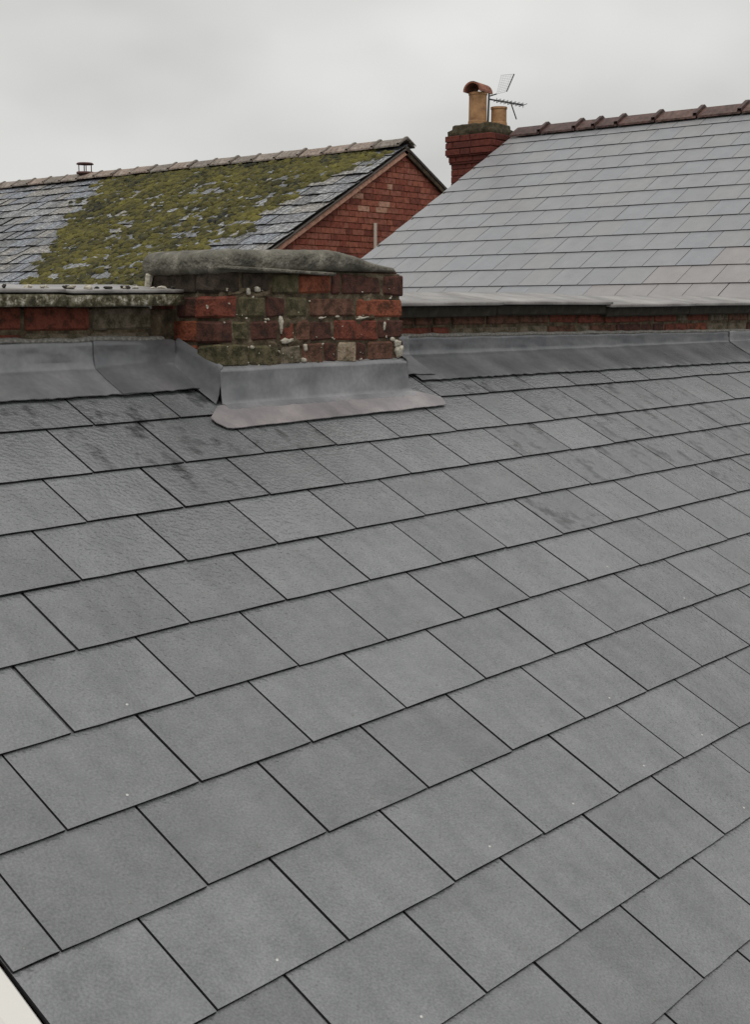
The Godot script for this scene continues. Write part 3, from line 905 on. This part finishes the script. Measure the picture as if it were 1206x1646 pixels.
func old_house() -> void:
	var t := thing("terraced_house", "house with a moss-covered old slate roof and red brick gable", "house", Vector3(12.4, -6.0, -12.0), "terraced houses behind the wall")
	var g := 0.272
	var w := 0.252
	var length := 0.36
	var drop := 0.013 / g
	var list := []
	var variants := []
	for k in 30:
		variants.append(slate_mesh(w - 0.006 + rng.randf_range(-0.006, 0.004), length, 0.009, drop, Vector2(rng.randf(), rng.randf()), 0.006, M.old_slate[k % 5], M.old_edge, 2.2))
	for r in 15:
		var s := 0.16 + g * (r + 1) - 0.10
		var z := GABLE_Z - (0.0 if r % 2 == 0 else w * 0.5)
		if r % 2 == 1:
			list.append([s, GABLE_Z - 0.062, -1])
		while z > -19.8:
			list.append([s, z - w * 0.5, rng.randi() % 30])
			z -= w
	# those that show largest are parts, the rest one mass
	list.sort_custom(func(a, b): return a[1] - a[0] * 0.25 > b[1] - b[0] * 0.25)
	var half := slate_mesh(0.12, length, 0.009, drop, Vector2(0.3, 0.1), 0.006, M.old_slate[0], M.old_edge, 2.2)
	var rest := []
	for k in 5: rest.append([new_st(), new_st()])
	var count := 0
	for e in list:
		var mesh: ArrayMesh = half if e[2] < 0 else variants[e[2]]
		var slip := rng.randf_range(-0.006, 0.006) + (0.03 if rng.randf() < 0.05 else 0.0)
		var xf := far_frame(RIDGE_OLD, e[1], e[0] + slip, rng.randf_range(0.0, 0.012), rng.randf_range(-0.035, 0.035), rng.randf_range(-0.04, 0.04), rng.randf_range(-0.03, 0.006))
		if count < 300:
			part("slate", mesh, null, t, xf)
		else:
			var b = rest[maxi(e[2], 0) % 5]
			b[0].append_from(mesh, 0, Transform3D(xf.basis, xf.origin - t.position))
			b[1].append_from(mesh, 1, Transform3D(xf.basis, xf.origin - t.position))
		count += 1
	var am: ArrayMesh = null
	for k in 5:
		rest[k][0].set_material(M.old_slate[k])
		am = rest[k][0].commit(am) if am != null else rest[k][0].commit()
		rest[k][1].set_material(M.old_edge)
		rest[k][1].commit(am)
	var ro := MeshInstance3D.new()
	ro.name = "far_slates"
	ro.mesh = am
	t.add_child(ro, true)
	ro.set_meta("kind", "stuff")
	part("roof_deck", cbox(Vector3(11.0, 0.05, 4.8), 0.003), M.old_edge, t, far_frame(RIDGE_OLD, GABLE_Z - 5.57, 2.41, -0.05))
	part("roof_deck", cbox(Vector3(11.0, 0.06, 4.6), 0.003), M.old_edge, t, Transform3D(Basis(Vector3(0, 0, 1), Vector3(sin(FAR_SLOPE), cos(FAR_SLOPE), 0), Vector3(-cos(FAR_SLOPE), sin(FAR_SLOPE), 0)), Vector3(RIDGE_OLD.x + 2.03, RIDGE_OLD.y - 1.12, GABLE_Z - 5.57)))
	# ridge tiles
	var z := GABLE_Z + 0.005
	for k in 24:
		part("ridge_tile", ridge_tile(0.432, 0.165, 0.02, FAR_SLOPE, 0.018, M.ridge_old[rng.randi() % 3], M.ridge_old[1]), null, t, Transform3D(Basis(Vector3(0, 0, 1), rng.randf_range(-0.03, 0.03)) * Basis(Vector3.RIGHT, rng.randf_range(-0.012, 0.012)), Vector3(RIDGE_OLD.x + rng.randf_range(-0.006, 0.006), RIDGE_OLD.y + 0.075 + rng.randf_range(-0.006, 0.006), z)))
		z -= 0.45
	# moss: cushions grown over tails and joints
	var blob := new_st()
	var nb := FastNoiseLite.new()
	nb.seed = 5
	nb.frequency = 1.4
	var seg := 7
	for i in 4:
		for j in seg:
			var q := []
			for c in [[0, 0], [1, 0], [1, 1], [0, 1]]:
				var th: float = (i + c[0]) / 4.0 * PI * 0.52
				var ph: float = TAU * ((j + c[1]) % seg) / seg
				var d := Vector3(sin(th) * cos(ph), cos(th) * 0.75, sin(th) * sin(ph))
				q.append(d * (1.0 + 0.45 * nb.get_noise_3dv(d * 1.5)))
			var o: Vector3 = (q[0] + q[2]) * 0.5
			poly(blob, q, o)
	blob.set_material(M.moss)
	var bm := blob.commit()
	var field := FastNoiseLite.new()
	field.seed = 808
	field.frequency = 2.1
	field.fractal_octaves = 3
	var xfs := []
	var cols := []
	for k in 34000:
		var s := rng.randf_range(0.06, 4.1)
		var zz := rng.randf_range(-16.2, -9.5)
		var m := moss_amount(s, zz + 0.5 * field.get_noise_2d(s * 0.8, zz * 0.5 + 70.0))
		var tail := fposmod(s - 0.06, g) / g           # 1 just above a tail, 0 just below it
		var rowy := 0.22 * (1.0 - smoothstep(0.0, 0.45, tail)) - 0.10
		var pick := m + rowy + 0.55 * field.get_noise_2d(s * 4.2, zz * 1.8) + 0.35 * field.get_noise_2d(s * 0.9 + 11.0, zz * 0.6)
		if pick < 0.50 + rng.randf() * 0.16: continue
		var r := 0.016 + 0.036 * pow(rng.randf(), 1.6)
		var b := far_frame(RIDGE_OLD, zz, s, 0.0).basis * Basis(Vector3.UP, rng.randf() * TAU)
		xfs.append(Transform3D(b.scaled_local(Vector3(r * rng.randf_range(0.9, 1.8), r * rng.randf_range(0.5, 1.3), r)), old_slope_point(s, zz, -drop * g * (1.0 - tail) * 0.6) - t.position))
		var tone := rng.randf()
		var dk := Color(0.045, 0.043, 0.018)
		var lt := Color(0.160, 0.142, 0.032)
		cols.append(dk.lerp(lt, tone * 0.75 + 0.55 * field.get_noise_2d(s * 0.5 + 40.0, zz * 0.5)))
	var mm := MultiMesh.new()
	mm.transform_format = MultiMesh.TRANSFORM_3D
	mm.use_colors = true
	mm.mesh = bm
	mm.instance_count = xfs.size()
	for k in xfs.size():
		mm.set_instance_transform(k, xfs[k])
		mm.set_instance_color(k, cols[k])
	var mo := MultiMeshInstance3D.new()
	mo.name = "moss"
	mo.multimesh = mm
	t.add_child(mo, true)
	mo.set_meta("kind", "stuff")
	mo.set_meta("label", "thick olive green moss cushions over the slates")
	print("moss ", xfs.size(), " slates ", list.size())
	# gable wall: mortar core and single bricks cut to the rake
	var core := [Vector2(8.0, -6.0), Vector2(16.6, -6.0), Vector2(16.6, 0.64), Vector2(12.4, 2.93), Vector2(8.0, 0.50)]
	part("wall", prism(core, GABLE_Z - 9.9, GABLE_Z - 0.046), M.gable_mortar, t)
	var tanv := tan(FAR_SLOPE)
	var rake_top := 2.945
	for c in 21:
		var y0 := 1.43 + c * 0.075
		var x := 9.0 + (0.0 if c % 2 == 0 else 0.06)
		var flemish := 0
		while x < 15.2:
			var bw := 0.215 if (flemish + c) % 3 != 0 else 0.103
			flemish += 1
			var rect := [Vector2(x, y0), Vector2(x + bw, y0), Vector2(x + bw, y0 + 0.064), Vector2(x, y0 + 0.064)]
			var cut := clip(clip(rect, Vector2(12.4, rake_top), Vector2(tanv, -1.0)), Vector2(12.4, rake_top), Vector2(-tanv, -1.0))
			if cut.size() >= 3 and area(cut) > 0.0004:
				var m: Material = M.gable[rng.randi() % 5]
				for pb in [[11.62, 2.18], [12.0, 2.22], [11.45, 2.42], [12.15, 2.48]]:
					if Vector2(x + bw * 0.5, y0 + 0.03).distance_to(Vector2(pb[0], pb[1])) < 0.075: m = M.gable_pale
				var dz := rng.randf_range(-0.003, 0.004)
				part("brick", prism(cut, GABLE_Z - 0.07, GABLE_Z - 0.036 + dz), m, t)
			x += bw + 0.011
	# mortar fillet and dark undercloak along both rakes
	for sg in [-1, 1]:
		var dir := Vector3(sg * cos(FAR_SLOPE), -sin(FAR_SLOPE), 0)
		var nn := Vector3(sg * sin(FAR_SLOPE), cos(FAR_SLOPE), 0)
		var bs := Basis(dir, nn, dir.cross(nn))
		var apex := Vector3(12.4, 3.07, GABLE_Z)
		part("verge_fillet", cbox(Vector3(4.8, 0.060, 0.05), 0.006), M.fillet if sg > 0 else M.gable_pale, t, Transform3D(bs, apex + dir * 2.4 - nn * 0.094 + Vector3(0, 0, -0.022)))
		part("undercloak", cbox(Vector3(4.8, 0.018, 0.06), 0.004), M.wood_dark, t, Transform3D(bs, apex + dir * 2.4 - nn * 0.052 + Vector3(0, 0, -0.016)))
		if sg > 0:
			part("verge_slate", cbox(Vector3(4.7, 0.012, 0.5), 0.003), M.old_slate[4], t, Transform3D(bs, apex + dir * 2.36 - nn * 0.022 + Vector3(0, 0, -0.25)))
	# pale stub of pipe on the gable
	var st := new_st()
	add_tube(st, Vector3(11.77, 1.60, GABLE_Z + 0.002), Vector3(11.77, 2.04, GABLE_Z + 0.002), 0.022, 0.022, 10)
	part("overflow_pipe", st.commit(), M.plastic, t)

func area(p: Array) -> float:
	var a := 0.0
	for i in p.size():
		a += p[i].cross(p[(i + 1) % p.size()])
	return absf(a) * 0.5

# keep the side of the line through "at" that "keep" points to
func clip(p: Array, at: Vector2, keep: Vector2) -> Array:
	var out := []
	for i in p.size():
		var a: Vector2 = p[i]
		var b: Vector2 = p[(i + 1) % p.size()]
		var da := (a - at).dot(keep)
		var db := (b - at).dot(keep)
		if da >= 0.0: out.append(a)
		if (da >= 0.0) != (db >= 0.0): out.append(a.lerp(b, da / (da - db)))
	return out

# ------------------------------------------------------------------ far stack, aerial, flue
func far_stack() -> void:
	var t := thing("chimney_stack", "tall corbelled brick chimney stack with two buff clay pots", "chimney", Vector3(11.46, -6.0, -7.575))
	var cx := 11.46
	var cz := -7.575
	part("mortar_core", cbox(Vector3(0.428, 8.6, 0.538), 0.004), M.stack_dark, t, Transform3D(Basis.IDENTITY, Vector3(cx, -1.70, cz)))
	part("mortar_core", cbox(Vector3(0.515, 0.215, 0.625), 0.004), M.stack_dark, t, Transform3D(Basis.IDENTITY, Vector3(cx, 2.79, cz)))
	part("mortar_core", cbox(Vector3(0.465, 0.10, 0.575), 0.004), M.stack_dark, t, Transform3D(Basis.IDENTITY, Vector3(cx, 2.65, cz)))
	# courses: y, how far they stand out
	for c in 16:
		var y := 1.80 + c * 0.075
		var out := 0.0
		if y > 2.59: out = 0.022
		if y > 2.66: out = 0.05
		if y > 2.87: continue
		var hx := 0.22 + out
		var hz := 0.275 + out
		var odd := c % 2 == 0
		# -x and +x faces
		for sx in [-1, 1]:
			var edges := [-hz, -hz + 0.215 * (1.0 if odd else 0.5), 0.03 if odd else 0.05, hz]
			for k in 3:
				var za: float = edges[k] + 0.005
				var zb: float = edges[k + 1] - 0.005
				part("brick", cbox(Vector3(0.10, 0.064, zb - za), 0.004, 0.0015), M.stack if rng.randf() < 0.6 else M.stack_dark, t, Transform3D(Basis.IDENTITY, Vector3(cx + sx * (hx - 0.05), y + 0.032, cz + (za + zb) * 0.5)))
		for sz in [1]:
			var wx := hx * 2.0 - 0.21
			for k in 2:
				part("brick", cbox(Vector3(wx * 0.5 - 0.008, 0.064, 0.10), 0.004, 0.0015), M.stack if rng.randf() < 0.6 else M.stack_dark, t, Transform3D(Basis.IDENTITY, Vector3(cx - wx * 0.25 + wx * 0.5 * k, y + 0.032, cz + sz * (hz - 0.052))))
	var n := FastNoiseLite.new()
	n.seed = 99
	n.frequency = 7.0
	n.fractal_octaves = 3
	part("mortar_cap", rounded_block(Vector3(0.51, 0.15, 0.62), 0.03, 0.03, n, 16, 6, 18, 2), M.stack_cap, t, Transform3D(Basis.IDENTITY, Vector3(cx, 2.967, cz)))
	var p1 := part("chimney_pot", lathe([Vector2(0.112, 0.0), Vector2(0.110, 0.06), Vector2(0.104, 0.065), Vector2(0.102, 0.345), Vector2(0.108, 0.350), Vector2(0.108, 0.375), Vector2(0.085, 0.375), Vector2(0.085, 0.20), Vector2(0.0, 0.20)], 24), M.pot, t, Transform3D(Basis.IDENTITY, Vector3(11.38, 3.015, -7.575)))
	# half-round tile lying over the pot's mouth
	var st := new_st()
	var seg := 14
	var along := 0.155
	for k in seg:
		var a0 := PI * k / seg
		var a1 := PI * (k + 1) / seg
		for r in [0.112, 0.092]:
			var o := Vector3(cos((a0 + a1) * 0.5), sin((a0 + a1) * 0.5), 0) * (1.0 if r > 0.1 else -1.0)
			poly(st, [Vector3(cos(a0) * r, sin(a0) * r, -along), Vector3(cos(a1) * r, sin(a1) * r, -along), Vector3(cos(a1) * r, sin(a1) * r, along), Vector3(cos(a0) * r, sin(a0) * r, along)], o)
		for z in [-along, along]:
			poly(st, [Vector3(cos(a0) * 0.092, sin(a0) * 0.092, z), Vector3(cos(a1) * 0.092, sin(a1) * 0.092, z), Vector3(cos(a1) * 0.112, sin(a1) * 0.112, z), Vector3(cos(a0) * 0.112, sin(a0) * 0.112, z)], Vector3(0, 0, z))
	var hood := MeshInstance3D.new()
	hood.name = "hood"
	hood.mesh = st.commit()
	hood.set_surface_override_material(0, M.hood)
	p1.add_child(hood, true)
	hood.transform = Transform3D(Basis(Vector3.UP, -1.40), Vector3(0, 0.372, 0))
	var p2 := part("chimney_pot", lathe([Vector2(0.098, 0.0), Vector2(0.095, 0.05), Vector2(0.090, 0.055), Vector2(0.088, 0.195), Vector2(0.095, 0.200), Vector2(0.095, 0.222), Vector2(0.074, 0.222), Vector2(0.074, 0.12), Vector2(0.0, 0.12)], 24), M.pot, t, Transform3D(Basis.IDENTITY, Vector3(11.59, 3.02, -7.43)))
	p2.set_meta("label", "shorter open buff clay pot")
	p1.set_meta("label", "taller buff clay pot under a half-round tile hood")

func aerial() -> void:
	var t := thing("tv_aerial", "thin metal television aerial with a mesh reflector beside the chimney pots", "aerial", Vector3(11.72, 2.98, -7.70))
	var st := new_st()
	add_tube(st, Vector3(11.69, 2.95, -7.66), Vector3(11.71, 3.50, -7.655), 0.013, 0.012, 8)
	part("mast", st.commit(), M.metal, t)
	st = new_st()
	var a := Vector3(11.70, 3.365, -7.645)
	var b := Vector3(11.718, 3.256, -7.18)
	add_tube(st, a, b, 0.009, 0.009, 6)
	part("boom", st.commit(), M.metal, t)
	var d := (b - a).normalized()
	for k in 8:
		st = new_st()
		var c := a.lerp(b, 0.22 + 0.11 * k)
		var side := Vector3(0.75, 0.25, 0.12).normalized()
		var ln := 0.052 if k % 3 != 1 else 0.068
		add_tube(st, c - side * ln, c + side * ln, 0.004, 0.004, 5)
		add_tube(st, c - Vector3(0, 0.028, 0), c + Vector3(0, 0.028, 0), 0.004, 0.004, 5)
		part("director", st.commit(), M.metal, t)
	st = new_st()
	add_tube(st, Vector3(11.737, 3.318, -7.375), Vector3(11.90, 3.14, -7.40), 0.007, 0.007, 6)
	part("stay", st.commit(), M.metal, t)
	# mesh reflector: frame and wires
	var q := [Vector3(11.805, 3.636, -7.558), Vector3(11.862, 3.641, -7.415), Vector3(11.783, 3.443, -7.461), Vector3(11.747, 3.423, -7.575)]
	st = new_st()
	for k in [0, 2, 3]:
		add_tube(st, q[k], q[(k + 1) % 4], 0.0024, 0.0024, 5)
	for k in range(1, 10):
		var f := k / 10.0
		add_tube(st, q[0].lerp(q[3], f), q[1].lerp(q[2], f), 0.0014, 0.0014, 4)
	for k in range(1, 5):
		var f := k / 5.0
		add_tube(st, q[0].lerp(q[1], f), q[3].lerp(q[2], f), 0.0014, 0.0014, 4)
	part("reflector_mesh", st.commit(), M.alu, t)
	st = new_st()
	add_tube(st, q[1], q[2], 0.007, 0.007, 6)
	part("reflector_rail", st.commit(), M.metal, t)
	st = new_st()
	add_tube(st, q[3], Vector3(11.706, 3.40, -7.652), 0.007, 0.007, 6)
	part("bracket", st.commit(), M.metal, t)

func flue() -> void:
	var t := thing("flue_terminal", "small round brown metal flue cowl standing on the mossy roof's ridge", "flue", Vector3(12.4, 3.07, -16.18))
	part("pipe", lathe([Vector2(0.0, 0.0), Vector2(0.075, 0.0), Vector2(0.075, 0.11), Vector2(0.0, 0.11)], 20), M.flue, t, Transform3D(Basis.IDENTITY, Vector3(12.4, 3.02, -16.18)))
	part("collar", lathe([Vector2(0.0, 0.0), Vector2(0.135, 0.0), Vector2(0.145, 0.015), Vector2(0.135, 0.035), Vector2(0.0, 0.045)], 20), M.flue, t, Transform3D(Basis.IDENTITY, Vector3(12.4, 3.125, -16.18)))
	for k in 4:
		var st := new_st()
		var o := Vector3(cos(k * TAU / 4 + 0.5), 0, sin(k * TAU / 4 + 0.5)) * 0.10
		add_tube(st, Vector3(12.4, 3.15, -16.18) + o, Vector3(12.4, 3.28, -16.18) + o, 0.009, 0.009, 6)
		part("post", st.commit(), M.flue, t)
	part("cap", lathe([Vector2(0.0, 0.0), Vector2(0.135, 0.0), Vector2(0.14, 0.012), Vector2(0.12, 0.028), Vector2(0.0, 0.040)], 20), M.flue, t, Transform3D(Basis.IDENTITY, Vector3(12.4, 3.275, -16.18)))

# ------------------------------------------------------------------ sky
func overcast() -> PanoramaSkyMaterial:
	var w := 1024
	var h := 512
	var n := FastNoiseLite.new()
	n.seed = 21
	n.frequency = 1.0
	n.fractal_octaves = 5
	var im := Image.create(w, h, false, Image.FORMAT_RGBF)
	for y in h:
		var el := PI * (0.5 - (y + 0.5) / h)
		for x in w:
			var az := TAU * (x + 0.5) / w
			var d := Vector3(cos(el) * sin(az), sin(el), cos(el) * cos(az))
			var p := Vector3(d.x, d.y * 2.6, d.z)
			var c := n.get_noise_3dv(p * 1.6) * 0.8 + n.get_noise_3dv(p * 3.6 + Vector3(9, 4, 2)) * 0.45
			var lum := 0.64 + 0.24 * c
			im.set_pixel(x, y, Color(lum * 0.998, lum, lum * 0.978))
	var m := PanoramaSkyMaterial.new()
	m.panorama = ImageTexture.create_from_image(im)
	return m

# ------------------------------------------------------------------ build
func _ready() -> void:
	rng.seed = 20240607
	var cam := Camera3D.new()
	cam.name = "camera"
	cam.fov = 42.7215
	cam.near = 0.05
	cam.far = 4000.0
	var fwd := Vector3(0.75062966, -0.15287607, -0.64279392)
	var up := Vector3(0.11611824, 0.98824537, -0.09943665)
	cam.transform = Transform3D(Basis(fwd.cross(up).normalized(), up.normalized(), -fwd.normalized()), Vector3(-1.09945, 0.95841, 1.56867))
	add_child(cam)
	cam.current = true
	var we := WorldEnvironment.new()
	we.name = "environment"
	var env := Environment.new()
	env.background_mode = Environment.BG_SKY
	var sky := Sky.new()
	sky.sky_material = overcast()
	env.sky = sky
	env.background_energy_multiplier = 1.0
	env.tonemap_mode = Environment.TONE_MAPPER_LINEAR
	env.tonemap_exposure = 1.0
	env.sdfgi_enabled = true
	env.ssao_enabled = true
	env.ssil_enabled = true
	we.environment = env
	add_child(we)
	var sun := DirectionalLight3D.new()
	sun.name = "sun"
	sun.light_energy = 0.4
	sun.light_angular_distance = 25.0
	sun.light_color = Color(1.0, 0.985, 0.96)
	sun.shadow_enabled = true
	add_child(sun)
	sun.look_at_from_position(Vector3(-4.0, 9.0, 3.5), Vector3.ZERO, Vector3.UP)

	materials()
	print("materials done")
	var gr := MeshInstance3D.new()
	gr.name = "ground"
	var pm := PlaneMesh.new()
	pm.size = Vector2(3000, 3000)
	gr.mesh = pm
	gr.material_override = M.ground
	gr.position = Vector3(0, -6.0, 0)
	gr.set_meta("kind", "structure")
	add_child(gr)
	new_house()
	old_house()
	far_stack()
	party_wall()
	chimney_stump()
	extension_roof()
	lead_work()
	aerial()
	flue()
